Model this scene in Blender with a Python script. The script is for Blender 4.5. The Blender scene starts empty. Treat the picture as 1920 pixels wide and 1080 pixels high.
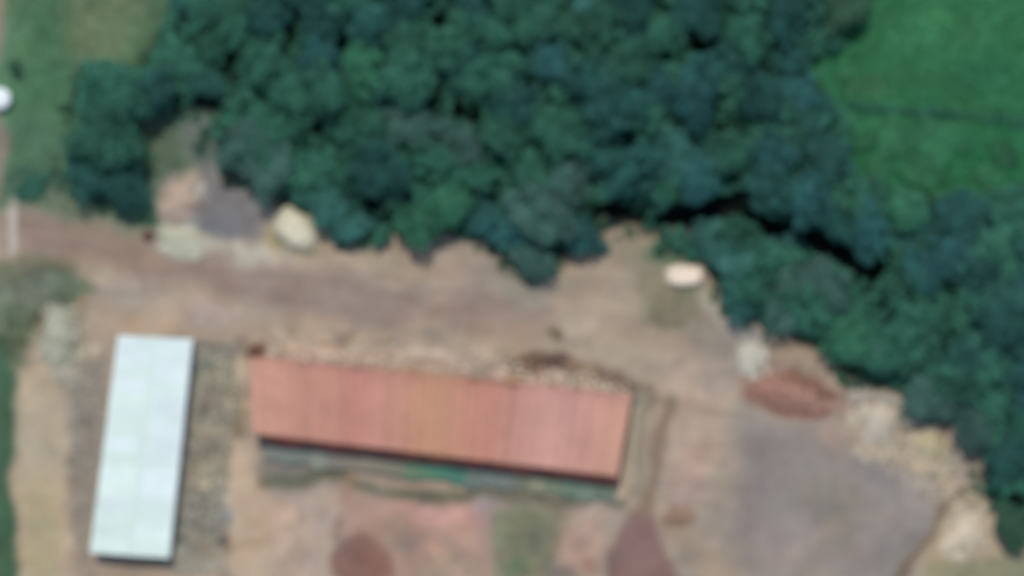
import bpy, math, random
import numpy as np
from mathutils import Vector
R = math.radians
PI = math.pi
S = bpy.context.scene
COL = S.collection

# ------------------------------------------------------------------ camera, sky, sun, exposure
CAM_H = 300.0
MPP = 0.05                       # metres per photograph pixel on the ground
cam_d = bpy.data.cameras.new('camera')
cam = bpy.data.objects.new('camera', cam_d); COL.objects.link(cam)
cam.location = (0, 0, CAM_H); cam.rotation_euler = (0, 0, 0)
cam_d.sensor_width = 36.0
cam_d.lens = 36.0 * CAM_H / 96.0
cam_d.clip_start = 1.0; cam_d.clip_end = 8000.0
cam_d.dof.use_dof = True                       # the survey lens is slightly out of focus
cam_d.dof.focus_distance = 150.0
cam_d.dof.aperture_fstop = (cam_d.lens / 1000.0) / 1.12
S.camera = cam
S.cycles.filter_width = 2.0
S.cycles.use_denoising = True
S.cycles.max_bounces = 6

SUN_EL, SUN_AZ = R(67), math.atan2(-0.13, 1.0)
w = bpy.data.worlds.new('World'); S.world = w; w.use_nodes = True
nt = w.node_tree
sky = nt.nodes.new('ShaderNodeTexSky'); sky.sky_type = 'NISHITA'; sky.sun_disc = False
sky.sun_elevation = SUN_EL; sky.sun_rotation = SUN_AZ
nt.links.new(sky.outputs[0], nt.nodes['Background'].inputs[0])
nt.nodes['Background'].inputs[1].default_value = 0.135
sd = bpy.data.lights.new('sun', 'SUN'); sd.energy = 2.6; sd.angle = R(0.5); sd.color = (1.0, 0.955, 0.89)
sun = bpy.data.objects.new('sun', sd); COL.objects.link(sun)
dv = Vector((-math.sin(SUN_AZ) * math.cos(SUN_EL), -math.cos(SUN_AZ) * math.cos(SUN_EL), -math.sin(SUN_EL)))
sun.rotation_euler = dv.to_track_quat('-Z', 'Y').to_euler(); sun.location = (0, 0, 120)
S.view_settings.view_transform = 'Standard'; S.view_settings.look = 'None'
S.view_settings.exposure = 0.0; S.view_settings.gamma = 1.0

# ------------------------------------------------------------------ helpers
rng = np.random.default_rng(7)
random.seed(11)
K = (1.03, 1.06, 1.18)              # light reaching a level white surface, per channel

def lin(c):
    v = np.asarray(c, float) / 255.0
    return np.where(v <= 0.04045, v / 12.92, ((v + 0.055) / 1.055) ** 2.4)

def alb(c):                       # albedo of a level sunlit surface seen with sRGB colour c
    return tuple(float(x) for x in np.clip(lin(c) / np.array(K), 0.004, 0.85))

def at(px, py, h=0.0):            # photograph pixel -> place at height h
    k = MPP * (CAM_H - h) / CAM_H
    return (px - 960) * k, (540 - py) * k

def hash2(ix, iy, seed):
    n = (ix.astype(np.int64) * 374761393 + iy.astype(np.int64) * 668265263 + seed * 974711) & 0x7fffffff
    n = ((n ^ (n >> 13)) * 1274126177) & 0x7fffffff
    return ((n ^ (n >> 16)) & 0xffff) / 65535.0

def vnoise(x, y, scale, seed=0):
    x = np.asarray(x, float) / scale; y = np.asarray(y, float) / scale
    ix, iy = np.floor(x), np.floor(y); fx, fy = x - ix, y - iy
    fx = fx * fx * (3 - 2 * fx); fy = fy * fy * (3 - 2 * fy)
    a = hash2(ix, iy, seed); b = hash2(ix + 1, iy, seed); c = hash2(ix, iy + 1, seed); d = hash2(ix + 1, iy + 1, seed)
    return (a * (1 - fx) + b * fx) * (1 - fy) + (c * (1 - fx) + d * fx) * fy - 0.5

def fbm(x, y, scale, seed=0, o=3):
    return sum(vnoise(x, y, scale / 2 ** k, seed + k * 17) / 2 ** k for k in range(o))

def tag(o, label=None, cat=None, group=None, kind=None):
    if label: o['label'] = label
    if cat: o['category'] = cat
    if group: o['group'] = group
    if kind: o['kind'] = kind
    return o

def empty(name, loc, label, cat, group=None, rz=0):
    o = bpy.data.objects.new(name, None); COL.objects.link(o)
    o.location = loc; o.rotation_euler = (0, 0, rz); o.empty_display_size = 0.5
    return tag(o, label, cat, group)

def mat(name, col=(0.3, 0.3, 0.3), rough=0.9, attr=None, nscale=3.0, namt=0.15, bump=0.0, bscale=8.0, transl=0.0, spec=0.2, rnd=0.0, tone=False):
    m = bpy.data.materials.new(name); m.use_nodes = True
    t = m.node_tree; b = t.nodes['Principled BSDF']
    b.inputs['Roughness'].default_value = rough
    b.inputs['Specular IOR Level'].default_value = spec
    tc = t.nodes.new('ShaderNodeTexCoord')
    if attr:
        a = t.nodes.new('ShaderNodeAttribute'); a.attribute_name = attr; src = a.outputs['Color']
    else:
        a = t.nodes.new('ShaderNodeRGB'); a.outputs[0].default_value = (*col[:3], 1); src = a.outputs[0]
    n = t.nodes.new('ShaderNodeTexNoise'); n.inputs['Scale'].default_value = nscale; n.inputs['Detail'].default_value = 6
    t.links.new(tc.outputs['Object'], n.inputs['Vector'])
    mr = t.nodes.new('ShaderNodeMapRange'); mr.inputs['From Min'].default_value = 0.25; mr.inputs['From Max'].default_value = 0.75
    mr.inputs['To Min'].default_value = 1 - namt; mr.inputs['To Max'].default_value = 1 + namt
    t.links.new(n.outputs['Fac'], mr.inputs['Value']); fac = mr.outputs[0]
    if rnd:
        oi = t.nodes.new('ShaderNodeObjectInfo'); m2 = t.nodes.new('ShaderNodeMapRange')
        m2.inputs['To Min'].default_value = 1 - rnd; m2.inputs['To Max'].default_value = 1 + rnd
        t.links.new(oi.outputs['Random'], m2.inputs['Value'])
        mu = t.nodes.new('ShaderNodeMath'); mu.operation = 'MULTIPLY'
        t.links.new(fac, mu.inputs[0]); t.links.new(m2.outputs[0], mu.inputs[1]); fac = mu.outputs[0]
    if tone:
        ta = t.nodes.new('ShaderNodeAttribute'); ta.attribute_name = 'tone'
        mu = t.nodes.new('ShaderNodeMath'); mu.operation = 'MULTIPLY'
        t.links.new(fac, mu.inputs[0]); t.links.new(ta.outputs['Fac'], mu.inputs[1]); fac = mu.outputs[0]
    vm = t.nodes.new('ShaderNodeVectorMath'); vm.operation = 'SCALE'
    t.links.new(src, vm.inputs[0]); t.links.new(fac, vm.inputs['Scale'])
    t.links.new(vm.outputs[0], b.inputs['Base Color'])
    if bump:
        n2 = t.nodes.new('ShaderNodeTexNoise'); n2.inputs['Scale'].default_value = bscale; n2.inputs['Detail'].default_value = 8
        t.links.new(tc.outputs['Object'], n2.inputs['Vector'])
        bp = t.nodes.new('ShaderNodeBump'); bp.inputs['Strength'].default_value = bump; bp.inputs['Distance'].default_value = 0.05
        t.links.new(n2.outputs['Fac'], bp.inputs['Height']); t.links.new(bp.outputs[0], b.inputs['Normal'])
    if transl:
        tr = t.nodes.new('ShaderNodeBsdfTranslucent'); mx = t.nodes.new('ShaderNodeMixShader'); mx.inputs[0].default_value = transl
        t.links.new(vm.outputs[0], tr.inputs['Color'])
        t.links.new(b.outputs[0], mx.inputs[1]); t.links.new(tr.outputs[0], mx.inputs[2])
        t.links.new(mx.outputs[0], t.nodes['Material Output'].inputs['Surface'])
    return m

def mesh_obj(name, verts, faces, m, parent=None, vcol=None, tone=None, smooth=False):
    me = bpy.data.meshes.new(name)
    me.from_pydata([tuple(map(float, v)) for v in verts], [], [tuple(int(i) for i in f) for f in faces])
    if m: me.materials.append(m)
    if vcol is not None:
        a = me.color_attributes.new('Col', 'FLOAT_COLOR', 'POINT')
        c = np.ones((len(verts), 4)); c[:, :3] = np.asarray(vcol)
        a.data.foreach_set('color', c.ravel())
    if tone is not None:
        a = me.attributes.new('tone', 'FLOAT', 'POINT'); a.data.foreach_set('value', np.asarray(tone, float))
    if smooth:
        me.polygons.foreach_set('use_smooth', [True] * len(me.polygons))
    me.update()
    o = bpy.data.objects.new(name, me); COL.objects.link(o)
    if parent: o.parent = parent
    return o

def quad_mesh(name, V, m, tone=None):
    """V (n,4,3): n separate quads"""
    n = len(V); me = bpy.data.meshes.new(name)
    me.vertices.add(n * 4); me.vertices.foreach_set('co', V.reshape(-1).astype(np.float32))
    me.loops.add(n * 4); me.loops.foreach_set('vertex_index', np.arange(n * 4, dtype=np.int32))
    me.polygons.add(n); me.polygons.foreach_set('loop_start', np.arange(0, n * 4, 4, dtype=np.int32))
    me.update(calc_edges=True); me.materials.append(m)
    if tone is not None:
        a = me.attributes.new('tone', 'FLOAT', 'POINT'); a.data.foreach_set('value', np.repeat(tone, 4).astype(np.float32))
    o = bpy.data.objects.new(name, me); COL.objects.link(o)
    return o

class MB:
    def __init__(s): s.v = []; s.f = []; s.c = []
    def box(s, c, d, rz=0, col=None, tilt=(0, 0)):
        n = len(s.v); cz, sz = math.cos(rz), math.sin(rz)
        for k in range(8):
            x = d[0] / 2 * (1 if k & 1 else -1); y = d[1] / 2 * (1 if k & 2 else -1); z = d[2] / 2 * (1 if k & 4 else -1)
            z2 = z + x * tilt[0] + y * tilt[1]
            s.v.append((c[0] + x * cz - y * sz, c[1] + x * sz + y * cz, c[2] + z2)); s.c.append(col or (0.3, 0.3, 0.3))
        for f in ((0, 2, 3, 1), (4, 5, 7, 6), (0, 1, 5, 4), (2, 6, 7, 3), (0, 4, 6, 2), (1, 3, 7, 5)):
            s.f.append(tuple(n + i for i in f))
    def tube(s, pts, rad, seg=7, col=None, cap=True):
        n = len(s.v)
        for i, p in enumerate(pts):
            p = Vector(p); a = Vector(pts[max(i - 1, 0)]); b = Vector(pts[min(i + 1, len(pts) - 1)])
            q = (b - a).to_track_quat('Z', 'Y')
            for k in range(seg):
                t = 2 * PI * k / seg
                v = p + q @ Vector((math.cos(t) * rad[i], math.sin(t) * rad[i], 0))
                s.v.append(tuple(v)); s.c.append(col or (0.3, 0.3, 0.3))
        for i in range(len(pts) - 1):
            for k in range(seg):
                a = n + i * seg + k; b = n + i * seg + (k + 1) % seg
                s.f.append((a, b, b + seg, a + seg))
        if cap:
            s.f.append(tuple(n + k for k in range(seg))[::-1])
            s.f.append(tuple(n + (len(pts) - 1) * seg + k for k in range(seg)))
    def rock(s, c, r, col=None):
        n = len(s.v); q = random.uniform(0, PI)
        base = [(0, 0, 1), (1, 0, 0), (0, 1, 0), (-1, 0, 0), (0, -1, 0), (.6, .6, .6), (-.6, .6, .6), (-.6, -.6, .6), (.6, -.6, .6)]
        for (x, y, z) in base:
            k = r * random.uniform(.75, 1.2)
            s.v.append((c[0] + (x * math.cos(q) - y * math.sin(q)) * k, c[1] + (x * math.sin(q) + y * math.cos(q)) * k * 0.85, c[2] + z * k * 0.7))
            s.c.append(col or (0.3, 0.3, 0.3))
        for f in ((0, 8, 5), (0, 5, 6), (0, 6, 7), (0, 7, 8), (1, 5, 8), (2, 6, 5), (3, 7, 6), (4, 8, 7), (1, 2, 5), (2, 3, 6), (3, 4, 7), (4, 1, 8)):
            s.f.append(tuple(n + i for i in f))
    def build(s, name, m, parent=None, smooth=False):
        return mesh_obj(name, s.v, s.f, m, parent, vcol=s.c, smooth=smooth)

# ------------------------------------------------------------------ the ground: colour zones in photograph pixels
def sd_poly(px, py, pts):         # signed distance, negative inside
    d = np.full(px.shape, 1e18); ins = np.zeros(px.shape, bool); n = len(pts)
    for i in range(n):
        x0, y0 = pts[i]; x1, y1 = pts[(i + 1) % n]
        ex, ey = x1 - x0, y1 - y0; L = ex * ex + ey * ey + 1e-9
        t = np.clip(((px - x0) * ex + (py - y0) * ey) / L, 0, 1)
        d = np.minimum(d, (px - x0 - t * ex) ** 2 + (py - y0 - t * ey) ** 2)
        c = ((y0 > py) != (y1 > py)) & (px < ex * (py - y0) / (ey if ey else 1e-9) + x0)
        ins ^= c
    d = np.sqrt(d)
    return np.where(ins, -d, d)

def sd_line(px, py, pts):
    d = np.full(px.shape, 1e18)
    for (x0, y0), (x1, y1) in zip(pts, pts[1:]):
        ex, ey = x1 - x0, y1 - y0; L = ex * ex + ey * ey + 1e-9
        t = np.clip(((px - x0) * ex + (py - y0) * ey) / L, 0, 1)
        d = np.minimum(d, (px - x0 - t * ex) ** 2 + (py - y0 - t * ey) ** 2)
    return np.sqrt(d)

def sd_ell(px, py, cx, cy, rx, ry, rot):
    a = R(rot); dx, dy = px - cx, py - cy
    u = dx * math.cos(a) + dy * math.sin(a); v = -dx * math.sin(a) + dy * math.cos(a)
    return (np.sqrt((u / rx) ** 2 + (v / ry) ** 2) - 1) * min(rx, ry)

FOREST = [(-120, -140), (330, -140), (322, 0), (300, 60), (268, 120), (245, 132), (160, 128), (140, 180), (140, 240), (118, 290), (128, 350), (165, 350),
          (200, 385), (250, 392), (272, 350), (262, 300), (250, 225), (330, 205), (400, 235), (405, 300), (440, 335), (500, 355), (540, 385), (600, 400),
          (640, 455), (700, 430), (760, 425), (850, 440), (915, 450), (950, 495), (1005, 520), (1060, 480), (1120, 450), (1128, 415), (1200, 432),
          (1250, 440), (1330, 470), (1350, 560), (1385, 590), (1470, 625), (1545, 655), (1600, 715), (1700, 735), (1735, 785), (1800, 790),
          (1832, 850), (1832, 915), (1870, 970), (1920, 1000), (2060, 1060), (2060, 345), (1920, 345), (1800, 365), (1700, 365), (1640, 335),
          (1585, 330), (1590, 220), (1540, 170), (1520, 130), (1560, 60), (1600, 20), (1640, -140)]
FOREST[0:2] = [(330, -140)]
FIELD = [(1640, -200), (1600, 20), (1560, 60), (1520, 130), (1540, 170), (1590, 220), (1585, 330), (1640, 335), (1700, 365), (1800, 365), (1920, 345), (2200, 345), (2200, -200)]
VERGE = [(-220, -200), (335, -200), (330, 150), (400, 250), (330, 330), (290, 400), (200, 400), (100, 400), (0, 380), (-220, 370)]
VERGE2 = [(-220, 500), (30, 500), (140, 510), (170, 560), (150, 590), (90, 590), (60, 640), (35, 720), (25, 900), (40, 1200), (-220, 1200)]
ROAD = [(-220, 375), (0, 392), (120, 405), (280, 420), (300, 470), (500, 490), (700, 470), (900, 480), (1000, 530), (1120, 480), (1300, 600), (1420, 700), (1360, 1000), (1330, 1220),
        (1240, 1220), (1215, 960), (1250, 740), (1200, 690), (1000, 650), (700, 640), (400, 600), (220, 575), (60, 490), (-220, 480)]
GREYYARD = [(1390, 790), (1560, 800), (1660, 850), (1780, 930), (1760, 1010), (1690, 1100), (1640, 1220), (1370, 1220)]
GREYNW = [(345, 235), (400, 245), (410, 320), (470, 350), (520, 380), (500, 430), (420, 450), (330, 430), (380, 350)]

P, E, L_ = 'p', 'e', 'l'
SH = [  # kind, geometry, softness px, sRGB seen in the photograph, strength
    # --- grass and weeds in the north west
    (P, VERGE, 22, (84, 118, 92), 1), (E, (200, 40, 70, 110, 20), 30, (104, 122, 98), .9), (E, (90, 90, 45, 90, 0), 25, (72, 110, 82), .8),
    (E, (330, 60, 60, 120, 10), 25, (88, 110, 84), .6), (E, (80, 190, 60, 60, 0), 25, (78, 118, 88), .8), (E, (70, 270, 55, 60, 0), 25, (88, 118, 95), .7),
    (E, (60, 345, 70, 32, 5), 16, (68, 98, 84), .9), (E, (140, 385, 90, 24, 15), 18, (112, 124, 110), .8),
    (P, [(-220, -200), (6, -200), (8, 60), (4, 180), (8, 300), (4, 385), (-220, 385)], 8, (128, 122, 112), 1),
    (E, (250, 290, 60, 80, 0), 20, (90, 116, 98), .9), (E, (300, 300, 55, 80, 0), 20, (96, 112, 98), .9),
    (E, (370, 205, 40, 26, 0), 10, (50, 48, 62), .9),  # deep purple tree shade, painted into the ground colour
    (E, (215, 445, 90, 30, 5), 20, (136, 132, 118), .8),
    (E, (45, 435, 70, 40, 0), 20, (148, 136, 132), .7),
    (L_, ([(24, 385), (24, 485)], 9), 8, (172, 165, 158), .8),
    # --- bare earth between
    (P, GREYNW, 18, (120, 120, 122), 1), (E, (385, 280, 40, 45, 0), 18, (104, 116, 112), .9), (E, (430, 395, 60, 45, 10), 20, (118, 116, 120), .8),
    (E, (500, 375, 40, 16, 30), 10, (134, 140, 130), .8),
    (E, (335, 380, 34, 45, 20), 14, (172, 158, 146), .9), (E, (375, 365, 16, 20, 0), 8, (168, 165, 158), .7),
    (E, (340, 455, 60, 30, 15), 14, (180, 181, 166), 1), (E, (430, 476, 90, 24, 5), 14, (182, 180, 168), .95), (E, (560, 487, 130, 22, 3), 14, (180, 167, 153), .9),
    (E, (520, 440, 30, 22, 10), 10, (150, 142, 114), .9), (E, (560, 465, 55, 14, 25), 10, (142, 136, 110), .8),
    (E, (700, 480, 110, 26, 0), 16, (158, 148, 134), .6),
    (L_, ([(480, 495), (640, 505), (800, 530), (1000, 560)], 9), 10, (174, 158, 146), .75), (L_, ([(640, 640), (800, 640), (1000, 640), (1100, 640)], 9), 14, (158, 146, 132), .6),
    (L_, ([(60, 440), (250, 475), (420, 520), (700, 565), (1000, 592)], 40), 24, (143, 127, 119), .9), (L_, ([(430, 545), (700, 585)], 12), 16, (138, 126, 120), .6),
    (E, (840, 545, 60, 18, 8), 12, (158, 146, 138), .5), (E, (880, 500, 70, 20, 20), 16, (150, 138, 130), .7),
    (E, (1040, 545, 70, 20, -20), 14, (150, 146, 138), .7), (E, (985, 530, 50, 24, 0), 12, (124, 128, 118), .6),
    (E, (1190, 470, 45, 38, 0), 14, (138, 130, 116), .9), (E, (1160, 560, 30, 60, 30), 20, (160, 148, 134), .6),
    (E, (1260, 580, 60, 50, 0), 18, (124, 122, 108), .95), (E, (1255, 472, 46, 30, 0), 12, (96, 114, 88), .95), (E, (1310, 548, 40, 16, 10), 10, (118, 124, 104), .8), (E, (1225, 530, 30, 30, 0), 14, (130, 126, 108), .8),
    (E, (1335, 570, 14, 24, -20), 8, (156, 154, 142), .9), (E, (1330, 640, 70, 35, 25), 18, (140, 134, 126), .8), (E, (1390, 620, 40, 20, 25), 12, (138, 138, 140), .8),
    (E, (1110, 650, 130, 45, 15), 22, (170, 156, 140), .7), (E, (1300, 800, 70, 140, 5), 25, (174, 154, 140), .8), (E, (1290, 900, 30, 60, 0), 18, (178, 148, 136), .6),
    (E, (1330, 700, 80, 30, 25), 18, (162, 148, 138), .7),
    # --- around the white roof
    (P, VERGE2, 18, (100, 112, 94), 1), (P, [(-220, 600), (16, 640), (22, 900), (34, 1200), (-220, 1200)], 9, (68, 96, 76), 1),
    (E, (60, 545, 60, 34, 0), 18, (110, 118, 108), .9), (E, (60, 500, 70, 16, 0), 12, (112, 112, 96), .8),
    (E, (115, 640, 38, 52, 0), 10, (164, 166, 150), 1), (L_, ([(150, 575), (168, 640), (175, 720)], 8), 8, (138, 124, 106), .8),
    (E, (190, 530, 24, 20, 0), 12, (168, 156, 142), .8), (E, (290, 600, 90, 22, 5), 14, (172, 152, 134), .9), (E, (390, 595, 50, 24, 0), 14, (172, 158, 152), .9),
    (P, [(30, 700), (110, 690), (140, 800), (130, 1000), (150, 1200), (40, 1200), (28, 900)], 14, (172, 158, 138), 1),
    (E, (75, 1000, 30, 90, 0), 18, (158, 152, 126), .7),
    (P, [(140, 720), (210, 660), (190, 850), (165, 1050), (150, 1080), (135, 900)], 12, (140, 132, 124), 1),
    (P, [(365, 660), (440, 660), (450, 760), (430, 900), (410, 1070), (320, 1080)], 14, (144, 138, 128), 1),
    (E, (405, 700, 34, 34, 0), 14, (150, 150, 136), .8), (E, (375, 960, 40, 60, 0), 14, (132, 122, 116), .9), (E, (400, 900, 14, 60, 8), 8, (162, 158, 138), .8),
    (E, (400, 750, 20, 16, 0), 10, (134, 122, 118), .9), (L_, ([(437, 680), (450, 780), (425, 860)], 9), 8, (146, 136, 116), .8),
    (L_, ([(362, 700), (352, 860), (335, 1040)], 8), 7, (122, 128, 126), .9),
    (P, [(440, 830), (490, 850), (500, 920), (620, 960), (620, 1200), (410, 1200), (425, 950)], 14, (180, 162, 144), 1),
    (E, (470, 1020, 50, 10, -15), 8, (160, 142, 122), .8),
    (E, (170, 1060, 60, 20, 0), 12, (160, 144, 130), .6),
    # --- south of the tiled shed
    (E, (555, 880, 70, 24, 8), 10, (118, 114, 110), .8),
    (P, [(500, 925), (640, 930), (620, 1000), (600, 1200), (500, 1200)], 16, (172, 153, 141), .9),
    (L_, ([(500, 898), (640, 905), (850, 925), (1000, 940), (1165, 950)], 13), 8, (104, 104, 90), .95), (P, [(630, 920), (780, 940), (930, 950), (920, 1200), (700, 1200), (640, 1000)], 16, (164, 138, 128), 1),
    (E, (830, 962, 100, 22, 6), 12, (186, 150, 144), .95), (E, (850, 1070, 60, 36, 0), 16, (152, 136, 122), .9), (E, (760, 1000, 26, 50, 0), 12, (150, 132, 120), .7),
    (E, (870, 1070, 26, 20, 0), 10, (176, 150, 140), .8), (L_, ([(655, 900), (630, 1000)], 8), 8, (148, 122, 106), .7),
    (E, (930, 955, 30, 18, 10), 10, (162, 146, 148), .9),
    (P, [(930, 950), (1090, 960), (1060, 1010), (1030, 1100), (1010, 1200), (920, 1200)], 12, (128, 126, 110), 1),
    (E, (985, 1000, 40, 50, 0), 14, (116, 122, 104), .8), (E, (975, 1070, 24, 20, 0), 8, (100, 118, 96), .8),
    (E, (1090, 1020, 46, 70, 10), 16, (176, 150, 138), .9), (E, (1110, 1070, 20, 24, 0), 8, (146, 118, 108), .8),
    (P, [(1190, 955), (1222, 955), (1245, 1030), (1275, 1100), (1290, 1220), (1140, 1220), (1140, 1040), (1165, 990)], 11, (128, 102, 98), .95),
    (E, (678, 1054, 58, 50, 0), 11, (128, 98, 92), .95), (P, [(640, 1080), (730, 1060), (735, 1220), (660, 1220)], 8, (128, 98, 92), 1),
    (E, (1130, 950, 50, 8, -20), 6, (166, 156, 150), .8), (E, (1275, 967, 34, 17, 0), 6, (140, 118, 102), 1),
    # --- trodden ditch round the tiled shed
    (L_, ([(930, 688), (1000, 672), (1070, 688), (1150, 712), (1215, 738)], 19), 11, (122, 106, 92), 1),
    (E, (1030, 674, 50, 20, 0), 10, (112, 92, 84), .95), (E, (1160, 705, 40, 14, 30), 8, (118, 100, 90), .8), (E, (1040, 622, 20, 12, 35), 7, (130, 116, 98), .9),
    (E, (480, 662, 16, 16, 0), 7, (118, 88, 74), .9), (E, (800, 670, 62, 12, 5), 7, (204, 186, 172), .95), (E, (640, 655, 90, 11, 5), 9, (184, 164, 150), .8), (E, (560, 652, 30, 9, 5), 7, (190, 170, 158), .8), (E, (1000, 706, 12, 9, 0), 5, (190, 170, 164), .9), (E, (1042, 712, 12, 9, 0), 5, (192, 168, 160), .9), (E, (1140, 728, 14, 14, 30), 6, (184, 170, 150), .9), (E, (930, 694, 14, 8, 0), 5, (186, 166, 158), .9),
    (L_, ([(1200, 740), (1194, 830), (1186, 920)], 16), 8, (142, 136, 124), .9),
    (L_, ([(1262, 750), (1238, 830), (1220, 900), (1206, 950)], 12), 8, (132, 116, 102), .9),
    (L_, ([(1220, 730), (1262, 760)], 10), 8, (140, 126, 112), .7),
    # --- east yard
    (P, GREYYARD, 44, (140, 132, 128), 1), (E, (1480, 850, 60, 30, 0), 18, (134, 128, 126), .8), (E, (1420, 930, 30, 90, 0), 20, (130, 120, 118), .8),
    (E, (1650, 880, 60, 40, 0), 20, (132, 126, 124), .8), (E, (1480, 1020, 60, 50, 0), 20, (146, 136, 134), .7), (E, (1560, 960, 40, 60, 0), 20, (132, 126, 116), .6),
    (E, (1480, 700, 70, 30, 15), 14, (140, 126, 118), .9),
    (E, (1488, 742, 90, 44, 8), 12, (140, 114, 104), .95), (L_, ([(1405, 735), (1440, 760), (1490, 782), (1550, 782)], 11), 8, (112, 78, 68), .95), (E, (1590, 750, 24, 40, 0), 10, (122, 106, 100), .8), (E, (1560, 820, 24, 14, 30), 8, (160, 140, 130), .8),
    (P, [(1600, 730), (1700, 740), (1740, 800), (1830, 850), (1850, 960), (1780, 950), (1720, 900), (1640, 860), (1590, 790)], 12, (164, 154, 140), 1),
    (L_, ([(1700, 760), (1690, 830)], 10), 8, (146, 136, 118), .7), (E, (1745, 838, 26, 30, -10), 9, (178, 168, 134), .9), (E, (1800, 890, 12, 36, 25), 8, (166, 148, 144), .9),
    (L_, ([(1802, 925), (1770, 960), (1740, 1010), (1690, 1090)], 11), 8, (122, 108, 92), .95),
    (P, [(1810, 920), (1850, 950), (1880, 1010), (1850, 1200), (1720, 1200), (1740, 1040), (1770, 980)], 14, (168, 154, 134), 1),
    (E, (1815, 1000, 40, 40, 0), 12, (176, 163, 146), .9), (E, (1795, 1045, 14, 10, 0), 6, (198, 184, 162), .9),
    (P, [(1740, 1062), (1860, 1045), (1930, 1010), (2200, 1010), (2200, 1220), (1700, 1220)], 18, (134, 136, 114), .85),
    # --- green field
    (P, FIELD, 16, (58, 120, 86), 1), (E, (1760, 60, 120, 60, -20), 40, (66, 128, 90), .8), (E, (1600, 130, 60, 70, 20), 22, (58, 122, 88), .8),
    (E, (1800, 150, 90, 50, 0), 30, (54, 112, 80), .7), (E, (1620, 155, 50, 20, 10), 14, (68, 104, 76), .6),
    (P, [(1590, 240), (1700, 235), (1920, 245), (2200, 250), (2200, 350), (1920, 345), (1800, 365), (1700, 365), (1590, 330)], 12, (50, 116, 80), .9),
    (L_, ([(1590, 195), (1700, 212), (1800, 218), (1950, 238), (2200, 250)], 7), 12, (40, 90, 60), .7),
]
HOLES = [(370, 212, 34), (395, 205, 30), (980, 95, 20), (825, 45, 22), (820, 178, 18), (862, 212, 22), (895, 222, 20), (650, 80, 16), (440, 115, 18), (1315, 95, 26),
         (1150, 388, 26), (1200, 412, 26), (1255, 408, 24), (1300, 400, 24), (1370, 385, 28), (1420, 405, 22), (1480, 435, 26), (1520, 440, 24), (1575, 470, 20), (1640, 500, 20),
         (622, 330, 12), (705, 385, 20), (925, 372, 20), (1830, 580, 18), (1820, 615, 14), (1590, 695, 14), (1850, 885, 24), (1905, 935, 24), (1050, 200, 14), (770, 320, 14),
         (1270, 230, 16), (560, 275, 12), (1700, 555, 12), (1750, 310, 10)]

def ground_fields(X, Y):          # world coords -> colour (n,3), height (n,)
    px = X / MPP + 960; py = 540 - Y / MPP
    wx = px + 26 * fbm(px, py, 90, 5) + 8 * vnoise(px, py, 18, 9); wy = py + 26 * fbm(px, py, 90, 31) + 8 * vnoise(px, py, 18, 77)
    base = lin((160, 146, 133)) * np.ones((len(X), 3))
    n1 = fbm(px, py, 150, 40)
    base = base * (1 + 0.16 * n1)[:, None]
    for kind, g, soft, c, a in SH:
        kx, ky = (px + .65 * (wx - px), py + .65 * (wy - py)) if c in ((128, 98, 92), (128, 102, 98)) else (wx, wy)
        if kind == P: d = sd_poly(kx, ky, g)
        elif kind == E: d = sd_ell(kx, ky, *g)
        else: d = sd_line(wx, wy, g[0]) - g[1]
        if g is FIELD or g is VERGE: d = d - 30
        t = np.clip(0.5 - d / (2 * soft), 0, 1); t = t * t * (3 - 2 * t) * a
        base = base * (1 - t)[:, None] + lin(c) * t[:, None]
    for (cx, cy, rx, ry, ro, g, tn) in BLOTCH:
        sel = np.nonzero((np.abs(px - cx) < 60) & (np.abs(py - cy) < 60))[0]
        if not len(sel): continue
        d = sd_ell(wx[sel], wy[sel], cx, cy, rx, ry, ro); t = np.clip(0.5 - d / 9, 0, 1)
        base[sel] *= 1 + t[:, None] * (g * np.array([1 + tn, 1, 1 - tn]))
    st = fbm(px * .22 + .05 * py, (py - .10 * px), 16, 300) * np.clip(0.5 - sd_poly(wx, wy, ROAD) / 60, 0, 1)
    base = base * (1 + .22 * st)[:, None]
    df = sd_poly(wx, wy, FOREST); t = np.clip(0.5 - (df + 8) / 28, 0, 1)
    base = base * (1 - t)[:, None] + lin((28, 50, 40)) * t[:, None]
    ts = np.clip(0.5 - (sd_line(wx, wy, SHADE_LINE) - 12 - 30 * vnoise(px, py, 60, 410)) / 12, 0, 1)
    base = base * (1 - ts)[:, None] + lin((16, 20, 24)) * ts[:, None]  # tree shade between upper and lower wood, painted near-black on the floor
    lum = base.mean(1, keepdims=True); base = lum + (base - lum) * np.where(t[:, None] + (base[:, 1:2] > base[:, :1]) > .3, 1.0, 1.06)
    # patchy soil: damp, dusty, stony
    base = base * (1 + 0.15 * fbm(px, py, 60, 60) + 0.14 * vnoise(px, py, 17, 88) + 0.08 * vnoise(px, py, 6, 91))[:, None]
    hue = 0.10 * fbm(px, py, 70, 120)
    base[:, 0] *= 1 + hue; base[:, 2] *= 1 - hue
    h = 0.10 * fbm(px, py, 60, 200) + 0.05 * vnoise(px, py, 14, 230) - 0.35 * t
    h -= 0.35 * np.clip(0.5 - sd_ell(px, py, 678, 1050, 50, 48, 0) / 16, 0, 1)
    h -= 0.20 * np.clip(0.5 - (sd_line(px, py, [(1802, 925), (1770, 960), (1740, 1010), (1690, 1090)]) - 8) / 14, 0, 1)
    h -= 0.20 * np.clip(0.5 - (sd_line(px, py, [(1262, 750), (1238, 830), (1220, 900), (1206, 950)]) - 8) / 14, 0, 1)
    edge = np.clip(np.minimum(np.minimum(GX1 - np.abs(X), GY1 - np.abs(Y)) / 3.0, 1), 0, 1)
    return np.clip(base / np.array(K), 0.004, 0.85), h * edge

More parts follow.
